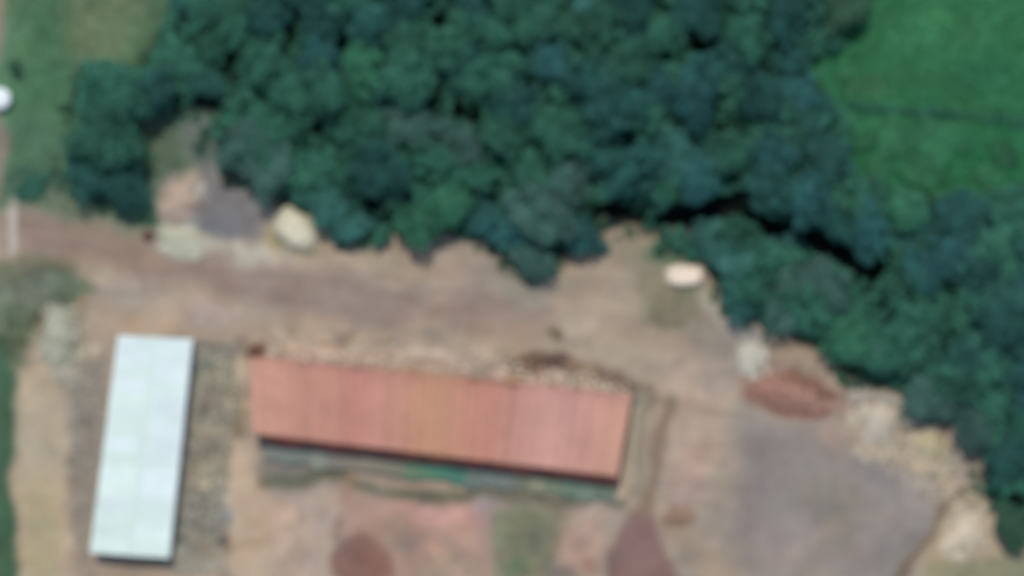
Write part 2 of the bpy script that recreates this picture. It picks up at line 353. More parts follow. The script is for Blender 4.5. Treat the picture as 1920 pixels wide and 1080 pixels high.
HOLES += [(1395, 370, 22), (1345, 250, 16), (1225, 130, 16), (1090, 330, 12), (465, 200, 14), (540, 60, 16), (600, 250, 12), (710, 220, 14), (1500, 320, 16), (1555, 250, 12), (1420, 230, 14), (1180, 250, 14), (1000, 180, 13), (1080, 90, 13), (385, 60, 14),
          (760, 380, 14), (1440, 620, 20), (1500, 636, 22), (1640, 570, 14), (1760, 640, 14), (1860, 720, 16), (1780, 540, 14), (1890, 480, 14), (1850, 420, 12), (210, 230, 12), (150, 345, 14), (270, 215, 16), (940, 300, 12)]
SHADE_LINE = [(1135, 392), (1200, 415), (1290, 405), (1370, 392), (1430, 420), (1500, 445), (1580, 475), (1650, 505)]
rb = random.Random(21); BLOTCH = []
def blotches(n, poly, lo, hi, g0, g1):
    k = 0; A = np.array(poly); 
    while k < n:
        x = rb.uniform(A[:, 0].min(), A[:, 0].max()); y = rb.uniform(A[:, 1].min(), A[:, 1].max())
        if sd_poly(np.array([x]), np.array([y]), poly)[0] > 0: continue
        a = rb.uniform(lo, hi); BLOTCH.append((x, y, a * rb.uniform(1, 2.2), a, rb.uniform(-40, 40), rb.uniform(g0, g1) * rb.choice((1, -1)), rb.uniform(-.25, .4))); k += 1
YARD = [(-60, 380), (280, 420), (900, 470), (1120, 480), (1400, 620), (1830, 920), (1760, 1150), (-60, 1150)]
blotches(300, YARD, 5, 17, .03, .11)
blotches(90, [(372, 650), (450, 650), (455, 780), (430, 900), (410, 1080), (325, 1080), (345, 900)], 7, 15, .16, .40)
blotches(45, [(145, 640), (205, 640), (195, 850), (165, 1060), (140, 1060), (135, 800)], 5, 11, .10, .25)
blotches(50, [(330, 590), (460, 580), (900, 640), (1180, 700), (1180, 740), (900, 690), (480, 660)], 5, 12, .10, .30)
blotches(60, [(1580, 720), (1700, 735), (1850, 860), (1860, 980), (1760, 960), (1600, 850)], 6, 14, .10, .28)
blotches(50, [(290, 340), (400, 240), (520, 400), (640, 480), (480, 510), (280, 480)], 6, 16, .06, .18)
blotches(60, [(500, 830), (1160, 920), (1150, 1100), (520, 1100)], 6, 20, .08, .2)
blotches(40, VERGE, 10, 26, .06, .18); blotches(40, FIELD, 12, 26, .03, .10)
blotches(30, [(0, 500), (160, 520), (150, 700), (0, 720)], 8, 18, .10, .25)
GX1, GY1, STEP = 57.0, 36.0, 0.25

xs = np.arange(-GX1, GX1 + 1e-6, STEP); ys = np.arange(-GY1, GY1 + 1e-6, STEP)
XX, YY = np.meshgrid(xs, ys); NX, NY = len(xs), len(ys)
gcol, ghgt = ground_fields(XX.ravel(), YY.ravel())
_gf = ground_fields
def ground_fields(X, Y):
    k = np.clip(np.round((np.asarray(Y) + GY1) / STEP), 0, NY - 1).astype(int) * NX + np.clip(np.round((np.asarray(X) + GX1) / STEP), 0, NX - 1).astype(int)
    return gcol[k], ghgt[k]
def hz(x, y): return float(ground_fields(np.array([float(x)]), np.array([float(y)]))[1][0])
GV = np.stack([XX.ravel(), YY.ravel(), ghgt], 1)
ii = (np.arange(NY - 1)[:, None] * NX + np.arange(NX - 1)[None, :]).ravel()
GF = np.stack([ii, ii + 1, ii + NX + 1, ii + NX], 1)
fc = GV[GF].mean(1); fpx = fc[:, 0] / MPP + 960; fpy = 540 - fc[:, 1] / MPP
wx = fpx + 26 * fbm(fpx, fpy, 90, 5); wy = fpy + 26 * fbm(fpx, fpy, 90, 31)
zone = np.zeros(len(GF), int)
zlist = ['dirt_yard', 'dirt_road', 'grass_verge', 'green_field', 'gravel_yard', 'clay_patch', 'forest_floor', 'painted_shade_floor']
for k, polys in ((1, [ROAD]), (2, [VERGE, VERGE2]), (3, [FIELD]), (4, [GREYYARD, GREYNW]), (6, [FOREST])):
    for pl in polys: zone[sd_poly(wx, wy, pl) < 0] = k
zone[sd_line(wx, wy, SHADE_LINE) < 13] = 7  # floor strip that carries the painted tree shade
wx, wy = fpx + .65 * (wx - fpx), fpy + .65 * (wy - fpy)
zone[(sd_ell(wx, wy, 678, 1054, 58, 50, 0) < 0) | (sd_poly(wx, wy, [(1190, 955), (1222, 955), (1245, 1030), (1275, 1100), (1290, 1220), (1140, 1220), (1140, 1040), (1165, 990)]) < 0)] = 5
ROUGH = {'green_field': .95, 'grass_verge': .95}
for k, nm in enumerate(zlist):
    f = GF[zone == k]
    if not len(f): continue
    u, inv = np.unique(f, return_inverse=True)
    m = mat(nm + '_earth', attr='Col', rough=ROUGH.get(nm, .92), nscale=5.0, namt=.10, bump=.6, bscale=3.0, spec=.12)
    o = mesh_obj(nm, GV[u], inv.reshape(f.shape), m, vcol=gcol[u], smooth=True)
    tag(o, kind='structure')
B = 4000.0
rv = [(-GX1, -GY1, 0), (GX1, -GY1, 0), (GX1, GY1, 0), (-GX1, GY1, 0), (-B, -B, 0), (B, -B, 0), (B, B, 0), (-B, B, 0)]
tag(mesh_obj('ground', rv, [(0, 4, 5, 1), (1, 5, 6, 2), (2, 6, 7, 3), (3, 7, 4, 0)], mat('outer_land', alb((110, 120, 95)), nscale=.02, namt=.4)), kind='structure')

# ------------------------------------------------------------------ trees
def leaf_cloud(centres, n, size, up=0.5, seed=1, flat=.8, spread=(.62, 1.06)):
    """leaf sprays as small folded faces over the shells of many lobes"""
    r = np.random.default_rng(seed); C = np.array(centres, float)
    wts = C[:, 3] ** 2; k = r.choice(len(C), n, p=wts / wts.sum()); lt = r.uniform(.76, 1.26, len(C))
    d = r.normal(size=(n, 3)); d[:, 2] = d[:, 2] * .8 + .3; d /= np.linalg.norm(d, axis=1)[:, None]
    q = C[k, 3] * r.uniform(*spread, n)
    p = C[k, :3] + d * q[:, None] * np.array([1, 1, flat])
    nrm = d + r.normal(size=(n, 3)) * .45; nrm[:, 2] += up; nrm /= np.linalg.norm(nrm, axis=1)[:, None]
    a = np.cross(nrm, r.normal(size=(n, 3))); a /= np.linalg.norm(a, axis=1)[:, None] + 1e-9; b = np.cross(nrm, a)
    s = (size * r.uniform(.6, 1.3, n))[:, None]
    V = np.stack([p - a * s, p - b * s * .6, p + a * s, p + b * s * .6 + nrm * s * .15], 1)
    return V, lt[k] * r.uniform(.8, 1.2, n)

def make_tree_proto(seed, rad, height, nl, leaves, size):
    r = random.Random(seed); cs = []
    base = height - rad * 1.25
    for i in range(nl):
        t = r.random() ** .5; a = i * 2.4 + r.uniform(-.4, .4)
        rr = rad * t * r.uniform(.6, 1.02); z = base + rad * (.62 + .34 * (1 - t * t)) + r.uniform(-.16, .16) * rad
        cs.append((math.cos(a) * rr, math.sin(a) * rr, z, rad * r.uniform(.18, .44)))
    cs.append((0, 0, base + rad * .5, rad * .62))
    for i in range(7):
        a = i * .9 + r.uniform(-.2, .2); cs.append((math.cos(a) * rad * .7, math.sin(a) * rad * .7, base + rad * .2, rad * .3))
    crown = leaf_cloud(cs, leaves, size, seed=seed)
    b = MB(); top = (r.uniform(-.2, .2), r.uniform(-.2, .2), base + rad * .5)
    b.tube([(0, 0, -.5), (.03, .02, base * .5), top], [.24, .17, .09], 8)
    for c in cs[:7]:
        m_ = ((top[0] + c[0]) / 2, (top[1] + c[1]) / 2, (base * .75 + c[2]) / 2)
        b.tube([(.02, .02, base * .6), m_, (c[0], c[1], c[2])], [.09, .06, .025], 5)
    return crown, b

bark = mat('bark', (.09, .07, .055), nscale=6, namt=.3, bump=.5)
TINTS = {   # foliage albedos
    'dark teal': (.034, .135, .112), 'blue-green': (.040, .150, .140), 'mid green': (.048, .180, .118), 'grey-green': (.082, .185, .148),
    'bright green': (.055, .220, .125), 'pale teal': (.066, .220, .180), 'olive green': (.062, .160, .095), 'field green': (.040, .190, .085)}
TM = {k: mat('foliage_' + k.replace(' ', '_').replace('-', '_'), c, rough=.7, nscale=1.2, namt=.14, transl=.36, rnd=.18, tone=True, spec=.25) for k, c in TINTS.items()}
PROTO = []
for i in range(10):
    (V, tn), tb = make_tree_proto(100 + i, 2.6, 7.0 + .4 * (i % 3), 17 + i, 3400, .20)
    cm = quad_mesh('crown', V, TM['dark teal'], tone=tn); tm = tb.build('trunk', bark)
    PROTO.append((cm.data, tm.data)); bpy.data.objects.remove(cm); bpy.data.objects.remove(tm)

def tree(px, py, rpx, tint, label, hs=1.0, group='trees of the wood', name='broadleaf_tree', cat='tree', lo=None):
    cd, td = random.choice(PROTO); s = rpx * MPP / 2.6
    htop = 7.6 * s * hs
    x, y = at(px, py, htop * .75)
    o = empty(name, (x, y, hz(x, y) - .05), label, cat, group, random.uniform(0, 2 * PI))
    el = random.uniform(.8, 1.0); o.scale = (s / el, s * el, s ** .6 * hs if lo is None else lo)
    c = bpy.data.objects.new('crown', cd); COL.objects.link(c); c.parent = o
    c.material_slots[0].link = 'OBJECT'; c.material_slots[0].material = TM[tint]
    t = bpy.data.objects.new('trunk', td); COL.objects.link(t); t.parent = o
    return o

# trees one can tell apart: px, py, crown radius px, tint, height scale, label
NAMED = [
    (205, 170, 56, 'mid green', .8, 'broad mid green tree topping the small clump west of the bare clearing'),
    (195, 262, 58, 'mid green', .8, 'round green tree in the middle of the small western clump'),
    (170, 318, 44, 'dark teal', .7, 'dark tree on the outer side of the small western clump'),
    (232, 345, 44, 'dark teal', .75, 'teal tree at the lower tip of the small western clump'),
    (285, 175, 42, 'dark teal', .8, 'dark tree joining the small western clump to the wood'),
    (455, 275, 46, 'grey-green', .8, 'grey-green tree beside the grey clearing at the wood edge'),
    (505, 320, 44, 'grey-green', .75, 'grey-green tree at the wood edge just above the cream tarpaulin heap'),
    (618, 392, 38, 'pale teal', .6, 'pale teal low tree directly beside the cream tarpaulin heap'),
    (655, 425, 36, 'pale teal', .55, 'small pale teal tree reaching furthest over the road beside the tarpaulin heap'),
    (575, 362, 26, 'pale teal', .6, 'small pale teal tree tucked above the cream tarpaulin heap'),
    (785, 415, 40, 'bright green', .65, 'bright green tree on the wood edge above the road bend'),
    (845, 375, 42, 'bright green', .75, 'brightest green tree of the middle wood edge, with a ragged crown'),
    (715, 440, 20, 'mid green', .5, 'small green tree on the wood edge over the middle of the road'),
    (1010, 400, 54, 'grey-green', .85, 'large grey-green tree above the point of the wood that juts over the road'),
    (1065, 340, 44, 'grey-green', .85, 'grey-green tree with thin brownish crown behind the jutting point'),
    (955, 430, 40, 'blue-green', .7, 'blue-green tree on the western side of the jutting point'),
    (1000, 478, 40, 'grey-green', .6, 'grey-green tree at the very tip of the jutting point over the road'),
    (1085, 440, 36, 'blue-green', .6, 'small blue-green tree on the eastern side of the jutting point'),
    (870, 275, 36, 'grey-green', .95, 'pale grey-green tree beside the dark gap in the middle of the wood'),
    (825, 245, 28, 'grey-green', .95, 'small pale grey crown below the dark gap in the middle wood'),
    (1050, 255, 52, 'mid green', .95, 'large lighter green tree in the middle of the wood above the jutting point'),
    (680, 130, 44, 'bright green', 1, 'light green tree among darker ones in the upper middle wood'),
    (610, 175, 50, 'mid green', 1, 'broad mid green tree behind the grey clearing'),
    (755, 75, 44, 'mid green', 1, 'mid green tree near a dark gap at the top of the wood'),
    (1130, 40, 46, 'mid green', 1, 'dull mid green tree at the top of the wood between darker ones'),
    (1265, 295, 44, 'pale teal', .9, 'pale teal tree above the pale covered stack and shaded gap'),
    (1310, 335, 44, 'blue-green', .9, 'blue-green tree overhanging the shaded gap above the pale covered stack'),
    (1450, 360, 46, 'dark teal', .95, 'dark teal tree standing over the shaded gap east of the pale covered stack'),
    (1270, 452, 22, 'mid green', .4, 'low green tree right behind the pale covered stack'),
    (1345, 455, 42, 'pale teal', .5, 'pale teal low tree beside the pale covered stack'),
    (1395, 500, 46, 'pale teal', .55, 'wide teal low tree south of the shaded gap, second from the pale covered stack'),
    (1395, 560, 38, 'dark teal', .5, 'dark low tree over the yard edge below the pale covered stack'),
    (1465, 480, 40, 'blue-green', .55, 'blue-green low tree along the southern side of the shaded gap'),
    (1470, 560, 48, 'grey-green', .55, 'grey-green low tree above the pale block pile'),
    (1545, 530, 48, 'grey-green', .6, 'dull grey-green tree south of the shaded gap between two teal ones'),
    (1590, 640, 46, 'bright green', .6, 'bright green low tree above the brick heap'),
    (1665, 660, 48, 'mid green', .65, 'mid green tree between the bright green tree and the pale sand heap'),
    (1750, 740, 48, 'grey-green', .6, 'grey dull tree over the yellow sand heap'),
    (1835, 800, 42, 'grey-green', .6, 'pale grey-green low tree between the sand heaps and the wood'),
    (1890, 860, 44, 'dark teal', .7, 'dark tree at the lower eastern end of the wood'),
    (1900, 990, 34, 'olive green', .5, 'olive low tree beside the cream sand heap in the corner'),
    (1620, 380, 46, 'mid green', .8, 'green tree where the wood meets the lower side of the field'),
    (1700, 395, 40, 'bright green', .75, 'bright green tree just below the rough end of the field'),
    (1590, 15, 40, 'olive green', .7, 'olive tree at the upper corner where wood and field meet'),
]
DARKS = [(1440, 110), (1520, 230), (620, 60), (1650, 470)]
pts = [(p[0], p[1], p[2]) for p in NAMED]
def in_forest(x, y): return float(sd_poly(np.array([float(x)]), np.array([float(y)]), FOREST)[0])
auto = []
tries = 0
r2 = random.Random(5)
while tries < 9000 and len(auto) < 200:
    tries += 1
    x = r2.uniform(220, 2000); y = r2.uniform(-70, 1080)
    d = in_forest(x, y); rad = r2.uniform(36, 56) if tries < 5000 else r2.uniform(26, 38)
    if d > -rad * .62: continue
    if any(math.hypot(x - a, y - b) < (rad + c) * .68 for a, b, c in pts): continue
    if any(math.hypot(x - a, y - b) < c + rad * .74 for a, b, c in HOLES): continue
    pts.append((x, y, rad)); auto.append((x, y, rad, d))
for (px, py, rp, tint, hs, lab) in NAMED:
    tree(px, py, rp * 1.08, tint, lab, hs)
def region(x, y):
    if x < 480: return 'above the grey clearing'
    if x < 620: return 'above the tarpaulin heap'
    if x < 760: return 'above the road bend'
    if x < 930: return 'above the road middle'
    if x < 1120: return 'above the jutting point'
    if y < 430 and x < 1400: return 'above the shaded gap'
    if y < 400: return 'beside the green field'
    if x < 1720: return 'south of the shaded gap'
    return 'at the eastern end'
plan = []
for (x, y, rad, d) in auto:
    q = r2.random()
    if x > 1380 and y < 260 or x > 1640 and y > 420: tint = 'dark teal' if q < .55 else 'blue-green' if q < .8 else 'mid green'
    elif x < 760 and y < 160: tint = 'dark teal' if q < .5 else 'blue-green' if q < .7 else 'mid green'
    elif x > 1300: tint = 'dark teal' if q < .4 else 'mid green' if q < .8 else 'blue-green'
    else: tint = 'mid green' if q < .40 else 'dark teal' if q < .72 else 'blue-green' if q < .86 else 'pale teal' if q < .93 else 'grey-green'
    size = 'large' if rad > 47 else 'medium' if rad > 38 else 'small'
    where = ('at wood rim ' if d > -75 else 'deep in wood ' if d < -190 else 'inside wood ') + region(x, y)
    hs = .80 + .25 * r2.random() if d < -90 else .62
    if y > 430 and x > 1300: hs *= .72
    if in_forest(x, y + 75) > 0: hs = .5
    if 1080 < x < 1660 and 300 < y < 480 and sd_line(np.array([x]), np.array([y + 60]), SHADE_LINE)[0] < 60: hs = 1.15
    plan.append((x, y, rad, tint, size, where, hs))
ORD = 'first second third fourth fifth sixth seventh eighth ninth tenth eleventh twelfth'.split()
NUM = 'one two three four five six seven eight nine ten eleven twelve'.split()
byl = {}
for p in plan: byl.setdefault((p[4], p[3], p[5]), []).append(p)
for (size, tint, where), ps in byl.items():
    ps.sort()
    for n, (x, y, rad, _, _, _, hs) in enumerate(ps):
        if len(ps) == 1: lab = '%s %s tree %s, the only such' % (size, tint, where)
        else: lab = '%s from west of %s %s %s trees %s' % (ORD[n], NUM[len(ps) - 1], size, tint, where)
        tree(x, y, rad * 1.1, tint, lab, hs)
print('TREES', len(NAMED) + len(auto))

rq = np.random.default_rng(9); NU = 30000
UX = rq.uniform(100, 2020, NU); UY = rq.uniform(-90, 1090, NU)
dd = sd_poly(UX + 20 * fbm(UX, UY, 60, 3), UY, FOREST); ok = dd < -6
for a, b, c in HOLES: ok &= np.hypot(UX - a, UY - b) > c * .8
ok &= sd_line(UX, UY, SHADE_LINE) > 17 + 40 * vnoise(UX, UY, 60, 410)
UX, UY = UX[ok], UY[ok]; dd = dd[ok]
UZ = np.clip(-dd / 40, .25, 1) * (3.0 + 2.6 * fbm(UX, UY, 80, 66))
UC = np.stack([(UX - 960) * MPP, (540 - UY) * MPP, UZ, rq.uniform(.35, .7, len(UX))], 1)
V, tn = leaf_cloud(UC, 80000, .26, up=.9, seed=3, spread=(.2, 1.0))
tn *= 1 + .9 * fbm(V[:, 0, 0], V[:, 0, 1], 3.0, 12)
tag(quad_mesh('undergrowth', V, TM['mid green'], tone=tn), 'dense green undergrowth filling the wood between the tree crowns', 'undergrowth', kind='stuff')

SX = rq.uniform(100, 2000, 26000); SY = rq.uniform(100, 1090, 26000)
sdist = sd_poly(SX + 34 * fbm(SX, SY, 55, 90), SY + 20 * fbm(SX, SY, 40, 91), FOREST); ok = (sdist > -6) & (sdist < 20) & (rq.random(26000) < .75 - sdist / 32) & (sd_poly(SX, SY, FIELD) > 0)
ok &= (np.hypot((SX - 555) / 1.2, SY - 430) > 50) & (np.hypot((SX - 1285) / 1.5, SY - 517) > 32) & ((SX < 1380) | (SX > 1560) | (SY < 640))
SX, SY = SX[ok], SY[ok]
V, tn = leaf_cloud(np.stack([(SX - 960) * MPP, (540 - SY) * MPP, rq.uniform(.05, .7, len(SX)), rq.uniform(.2, .5, len(SX))], 1), 9000, .15, up=.8, seed=8, spread=(.2, 1.0))
tag(quad_mesh('scrub', V, TM['olive green'], tone=tn), 'low olive scrub fringing the wood where it meets the bare soil', 'scrub', kind='stuff')

def bush(px, py, rpx, tint, label, z=.32, group=None, name='bush'):
    o = tree(px, py, rpx, tint, label, 0, group, name, 'bush', lo=z)
    o.location.z = hz(o.location.x, o.location.y) - .4 * z * 3
    return o
bush(30, 128, 13, 'olive green', 'small dark bush standing alone in the western grass above the white tank', .25, 'bushes in the grass')
bush(60, 352, 26, 'mid green', 'low spreading bush at the road edge below the western grass', .12, 'bushes in the grass')
for i, (x, y, rr, lab) in enumerate([
        (1610, 268, 22, 'light green bush at the wood end of the rough strip below the field furrow'),
        (1672, 262, 24, 'light green bush second along the rough strip below the field furrow'),
        (1738, 272, 26, 'wide light green bush in the middle of the rough strip of the field'),
        (1800, 262, 22, 'light green bush fourth along the rough strip, below the furrow bend'),
        (1868, 280, 26, 'light green bush nearest the frame edge in the rough strip'),
        (1640, 320, 24, 'green bush where the rough strip meets the wood corner'),
        (1712, 330, 26, 'green bush in the lower row of the rough strip, beside a dark gap'),
        (1845, 332, 26, 'green bush in the lower row of the rough strip near the frame edge')]):
    bush(x + random.uniform(-14, 14), y + random.uniform(-8, 8), rr * random.uniform(1.0, 1.7), 'field green', lab, random.uniform(.06, .13), 'bushes on the rough strip of the field')
bush(1130, 462, 14, 'grey-green', 'small grey bush east of the jutting wood point on bare ground', .2)
bush(1238, 462, 15, 'olive green', 'small olive bush nearest the bare clearing behind the pale covered stack', .22, 'scrub behind the covered stack')
bush(1300, 478, 17, 'mid green', 'small green bush touching the back of the pale covered stack', .22, 'scrub behind the covered stack')
bush(252, 320, 22, 'mid green', 'small green bush between the western clump and the grey clearing', .25)

# ------------------------------------------------------------------ hedge line across the field
hl = [(1598, 196), (1660, 206), (1720, 210), (1790, 214), (1860, 222), (1940, 234), (2040, 242)]
cs = []
for (x0, y0), (x1, y1) in zip(hl, hl[1:]):
    for k in range(5):
        x, y = at(x0 + (x1 - x0) * k / 5, y0 + (y1 - y0) * k / 5); cs.append((x, y + random.uniform(-.3, .3), .1 + random.uniform(-.1, .12), random.uniform(.15, .5)))
V, tn = leaf_cloud(cs, 6500, .13, seed=4)
tag(quad_mesh('hedge', V, TM['mid green'], tone=tn), 'low straggling hedge line running across the bright green field', 'hedge')

# ------------------------------------------------------------------ grass tufts (stuff)
def tufts(name, polys, n, h, colr, lab, avoid=None):
    v = []; f = []; c = []
    r = random.Random(len(name)); bb = [p for pl in polys for p in pl]
    x0, x1 = max(-60, min(p[0] for p in bb)), min(2000, max(p[0] for p in bb)); y0, y1 = max(-60, min(p[1] for p in bb)), min(1140, max(p[1] for p in bb))
    X = np.array([r.uniform(x0, x1) for _ in range(n)]); Y = np.array([r.uniform(y0, y1) for _ in range(n)])
    ok = np.zeros(n, bool)
    for pl in polys: ok |= sd_poly(X, Y, pl) < -8
    ok &= sd_poly(X, Y, FOREST) > 6
    ok &= X > 10
    X, Y = X[ok], Y[ok]; WX, WY = (X - 960) * MPP, (540 - Y) * MPP
    cc, hh = ground_fields(WX, WY)
    for a, b, z, col in zip(WX, WY, hh, cc):
        g = r.uniform(.85, 1.2)
        for k in range(5):
            t = r.uniform(0, 2 * PI); L = h * r.uniform(.6, 1.3); i = len(v); wd = .035
            ox, oy = r.uniform(-.08, .08), r.uniform(-.08, .08)
            dx, dy = math.cos(t), math.sin(t)
            v += [(a + ox - dy * wd, b + oy + dx * wd, z - .02), (a + ox + dy * wd, b + oy - dx * wd, z - .02), (a + ox + dx * L * .6, b + oy + dy * L * .6, z + L)]
            f.append((i, i + 1, i + 2)); c += [tuple(col * g * np.array(colr))] * 3
    o = mesh_obj(name, v, f, mat(name + '_blades', attr='Col', rough=.8, transl=.25, namt=.1), vcol=c)
    tag(o, lab, 'grass', kind='stuff')
tufts('grass', [VERGE, VERGE2], 9000, .22, (1.15, 1.3, 1.1), 'patchy grey-green grass on the western verge')
tufts('field_grass', [FIELD], 14000, .2, (1.2, 1.3, 1.2), 'dense bright green grass of the field beside the wood')
tufts('weeds', [[(930, 950), (1090, 960), (1030, 1100), (920, 1120)], [(1210, 540), (1310, 540), (1320, 620), (1220, 625)], [(1740, 1050), (1860, 1030), (1960, 1000), (1990, 1140), (1700, 1140)],
                [(255, 235), (340, 240), (340, 330), (270, 340)]], 26000, .16, (1.1, 1.25, 1.05), 'thin grey-green weeds growing on bare earth')

# ------------------------------------------------------------------ heaps
def heap(name, px, py, rx, ry, rot, h, col, label, cat, power=1.6, lump=.25, flat=0, parent=None, detail=.12, ns=48, nr=16, seed=1, square=2.0, m=None, part=None, edge=.75):
    """rx, ry in photo px, returns (object, height function)"""
    x, y = at(px, py, h * .5); ax, ay = rx * MPP, ry * MPP; a = -R(rot)
    zb = hz(x, y)
    v = []; f = []; c = []
    base = np.array(alb(col)) if not isinstance(col[0], float) else np.array(col)
    def height(u, w):
        r_ = (abs(u) ** square + abs(w) ** square) ** (1 / square)
        n = float(fbm(np.array([u * ax * 1.0 + seed * 9.1]), np.array([w * ay + seed * 3.3]), 1.3, seed)[0])
        k = max(0, 1 - max(r_ - flat, 0) / (1 - flat)) if r_ < 1.0001 else 0
        k = 1 - (1 - k) ** power
        return h * k * (1 + lump * n)
    for i in range(nr + 1):
        for j in range(ns):
            t = 2 * PI * j / ns; rr = i / nr
            ca, sa = math.cos(t), math.sin(t)
            q = (abs(ca) ** square + abs(sa) ** square) ** (-1 / square)
            e = 1 + edge * float(fbm(np.array([ca * 2 + seed * 5]), np.array([sa * 2 + seed]), 1.0, seed + 5)[0]) * rr + (edge * .35 * float(vnoise(np.array([ca * 2 + seed]), np.array([sa * 2]), .33, seed)[0]) * rr if edge > .2 else 0)
            u, w_ = ca * q * rr, sa * q * rr
            X, Y = u * ax * e, w_ * ay * e
            z = height(u, w_) if i < nr else -.25
            v.append((X, Y, z)); g = 1 + detail * 2 * float(fbm(np.array([X + seed]), np.array([Y]), .8, 3 + seed)[0])
            c.append(tuple(np.clip(base * g, .004, .85)))
            if i == 0: break
    for j in range(ns): f.append((0, 1 + j, 1 + (j + 1) % ns))
    for i in range(1, nr):
        b0 = 1 + (i - 1) * ns; b1 = b0 + ns
        for j in range(ns): f.append((b0 + j, b1 + j, b1 + (j + 1) % ns, b0 + (j + 1) % ns))
    m = m or mat(name + '_surface', attr='Col', nscale=6, namt=.12, bump=.6, bscale=6)
    if part:
        root = empty(name, (x, y, zb), label, cat, rz=a); o = mesh_obj(part, v, f, m, root, vcol=c, smooth=True)
    else:
        root = o = mesh_obj(name, v, f, m, vcol=c, smooth=True); o.location = (x, y, zb); o.rotation_euler = (0, 0, a); tag(o, label, cat)
    return root, height, ax, ay

def scatter(root, height, ax, ay, n, name, cols, kind='brick', size=(.24, .12, .07), seed=1, lab=None):
    r = random.Random(seed); b = MB()
    for _ in range(n):
        t = r.uniform(0, 2 * PI); q = math.sqrt(r.random()) * 1.02 if r.random() < .82 else r.uniform(1, 1.45); u, w_ = math.cos(t) * q, math.sin(t) * q
        col = alb(r.choice(cols)); g = r.uniform(.85, 1.15); col = tuple(min(.85, x * g) for x in col)
        z = height(u * .98, w_ * .98) if q < 1 else 0
        if kind == 'brick': b.box((u * ax, w_ * ay, z + .03), size, r.uniform(0, PI), col, (r.uniform(-.5, .5), r.uniform(-.5, .5)))
        else: b.rock((u * ax, w_ * ay, z), size[0] * r.uniform(.5, 1.4), col)
    o = b.build(name, mat(name + '_mix', attr='Col', nscale=9, namt=.15, bump=.3, rough=.9), root)
    tag(o, kind='stuff')
    if lab: o['label'] = lab
    return o

# tarpaulin-covered heap beside the wood
tarp = mat('cream_tarpaulin', attr='Col', rough=.55, nscale=2.5, namt=.06, bump=.35, bscale=2.2, spec=.35)
def covered(name, px, py, rx, ry, rot, h, col, label, square, flat, seed):
    root, hf, ax, ay = heap(name, px, py, rx, ry, rot, h, col, label, 'covered heap', power=2.6, lump=.16, flat=flat, detail=.04, ns=72, nr=20, seed=seed, square=square, m=tarp, part='tarpaulin', edge=.14)
    rope = mat('rope', (.25, .2, .13), nscale=30)
    b = MB()
    for k in (-.45, 0, .42):
        pp = []
        for i in range(15):
            w_ = -1 + 2 * i / 14; lim = (1 - abs(k) ** square) ** (1 / square)
            pp.append((k * ax, w_ * lim * ay, hf(k, w_ * lim * .985) + .03))
        b.tube(pp, [.018] * 15, 5)
    b.build('rope', rope, root)
    r = random.Random(seed); sm = mat(name + '_stones', attr='Col', bump=.3)
    for i in range(16):
        t = 2 * PI * i / 16 + r.uniform(-.1, .1); ca, sa = math.cos(t), math.sin(t); q = (abs(ca) ** square + abs(sa) ** square) ** (-1 / square) * 1.03
        b = MB(); b.rock((ca * q * ax, sa * q * ay, .04), r.uniform(.09, .16), alb((140, 132, 122))); b.build('hem_stone', sm, root)
covered('tarpaulin_heap', 555, 430, 48, 33, 42, 1.3, (209, 205, 184), 'cream tarpaulin-covered heap lying aslant between wood edge and road', 2.3, .35, 3)
covered('covered_stack', 1285, 517, 39, 22, 0, 1.2, (236, 220, 204), 'pale pinkish covered stack alone at the wood edge near the clearing', 3.2, .55, 6)

# loose material heaps
heap('sand_heap', 335, 382, 34, 44, 20, .9, (178, 160, 148), 'pinkish sand heap between the western clump and grey clearing', 'heap', seed=2)
heap('sand_heap', 376, 362, 15, 17, 0, .5, (172, 168, 162), 'small whitish sand heap touching the pinkish one', 'heap', seed=12)
heap('sand_heap', 338, 458, 46, 24, 18, .45, (176, 178, 162), 'low pale greenish sand heap on the road edge below the clearing', 'heap', seed=3)
rt, hf, ax, ay = heap('stone_heap', 113, 636, 37, 50, 0, .9, (160, 162, 146), 'pale grey-green stone heap near the upper corner of the white-roofed shed', 'heap', seed=4, part='core')
scatter(rt, hf, ax, ay, 420, 'stones', [(184, 186, 172), (164, 166, 152), (200, 198, 186), (150, 148, 136)], 'rock', (.17,), 4)
rt, hf, ax, ay = heap('stone_heap', 132, 708, 34, 20, 20, .5, (160, 156, 142), 'low scatter of stones below the pale grey-green stone heap', 'heap', seed=14, part='core')
scatter(rt, hf, ax, ay, 160, 'stones', [(172, 168, 156), (150, 146, 136), (180, 174, 168)], 'rock', (.15,), 5)
rt, hf, ax, ay = heap('brick_heap', 1485, 740, 72, 32, 12, 1.7, (136, 104, 92), 'long red brick heap on the yard beneath the bright green tree', 'heap', seed=5, part='core', lump=.5)
scatter(rt, hf, ax, ay, 1300, 'bricks', [(184, 144, 134), (172, 132, 122), (190, 158, 148), (150, 108, 98), (166, 138, 128), (180, 136, 126)], 'brick', (.26, .13, .09), 6)
rt, hf, ax, ay = heap('block_pile', 1411, 674, 25, 32, 0, .8, (192, 190, 182), 'pale grey block pile at the upper end of the brick heap', 'heap', seed=6, part='core')
scatter(rt, hf, ax, ay, 150, 'blocks', [(208, 206, 196), (194, 190, 182), (184, 184, 174)], 'brick', (.36, .18, .16), 7)
heap('sand_heap', 1648, 792, 34, 46, -12, .9, (188, 178, 166), 'large pale beige sand heap under the wood, east of the bricks', 'heap', seed=7)
heap('sand_heap', 1745, 838, 25, 30, -20, 0.7, (180, 171, 144), 'small yellow sand heap east of the pale beige one', 'heap', seed=8)
heap('sand_heap', 1818, 1000, 46, 40, -40, 1.2, (200, 187, 168), 'cream sand heap beside the dark ditch in the lower corner', 'heap', seed=9)
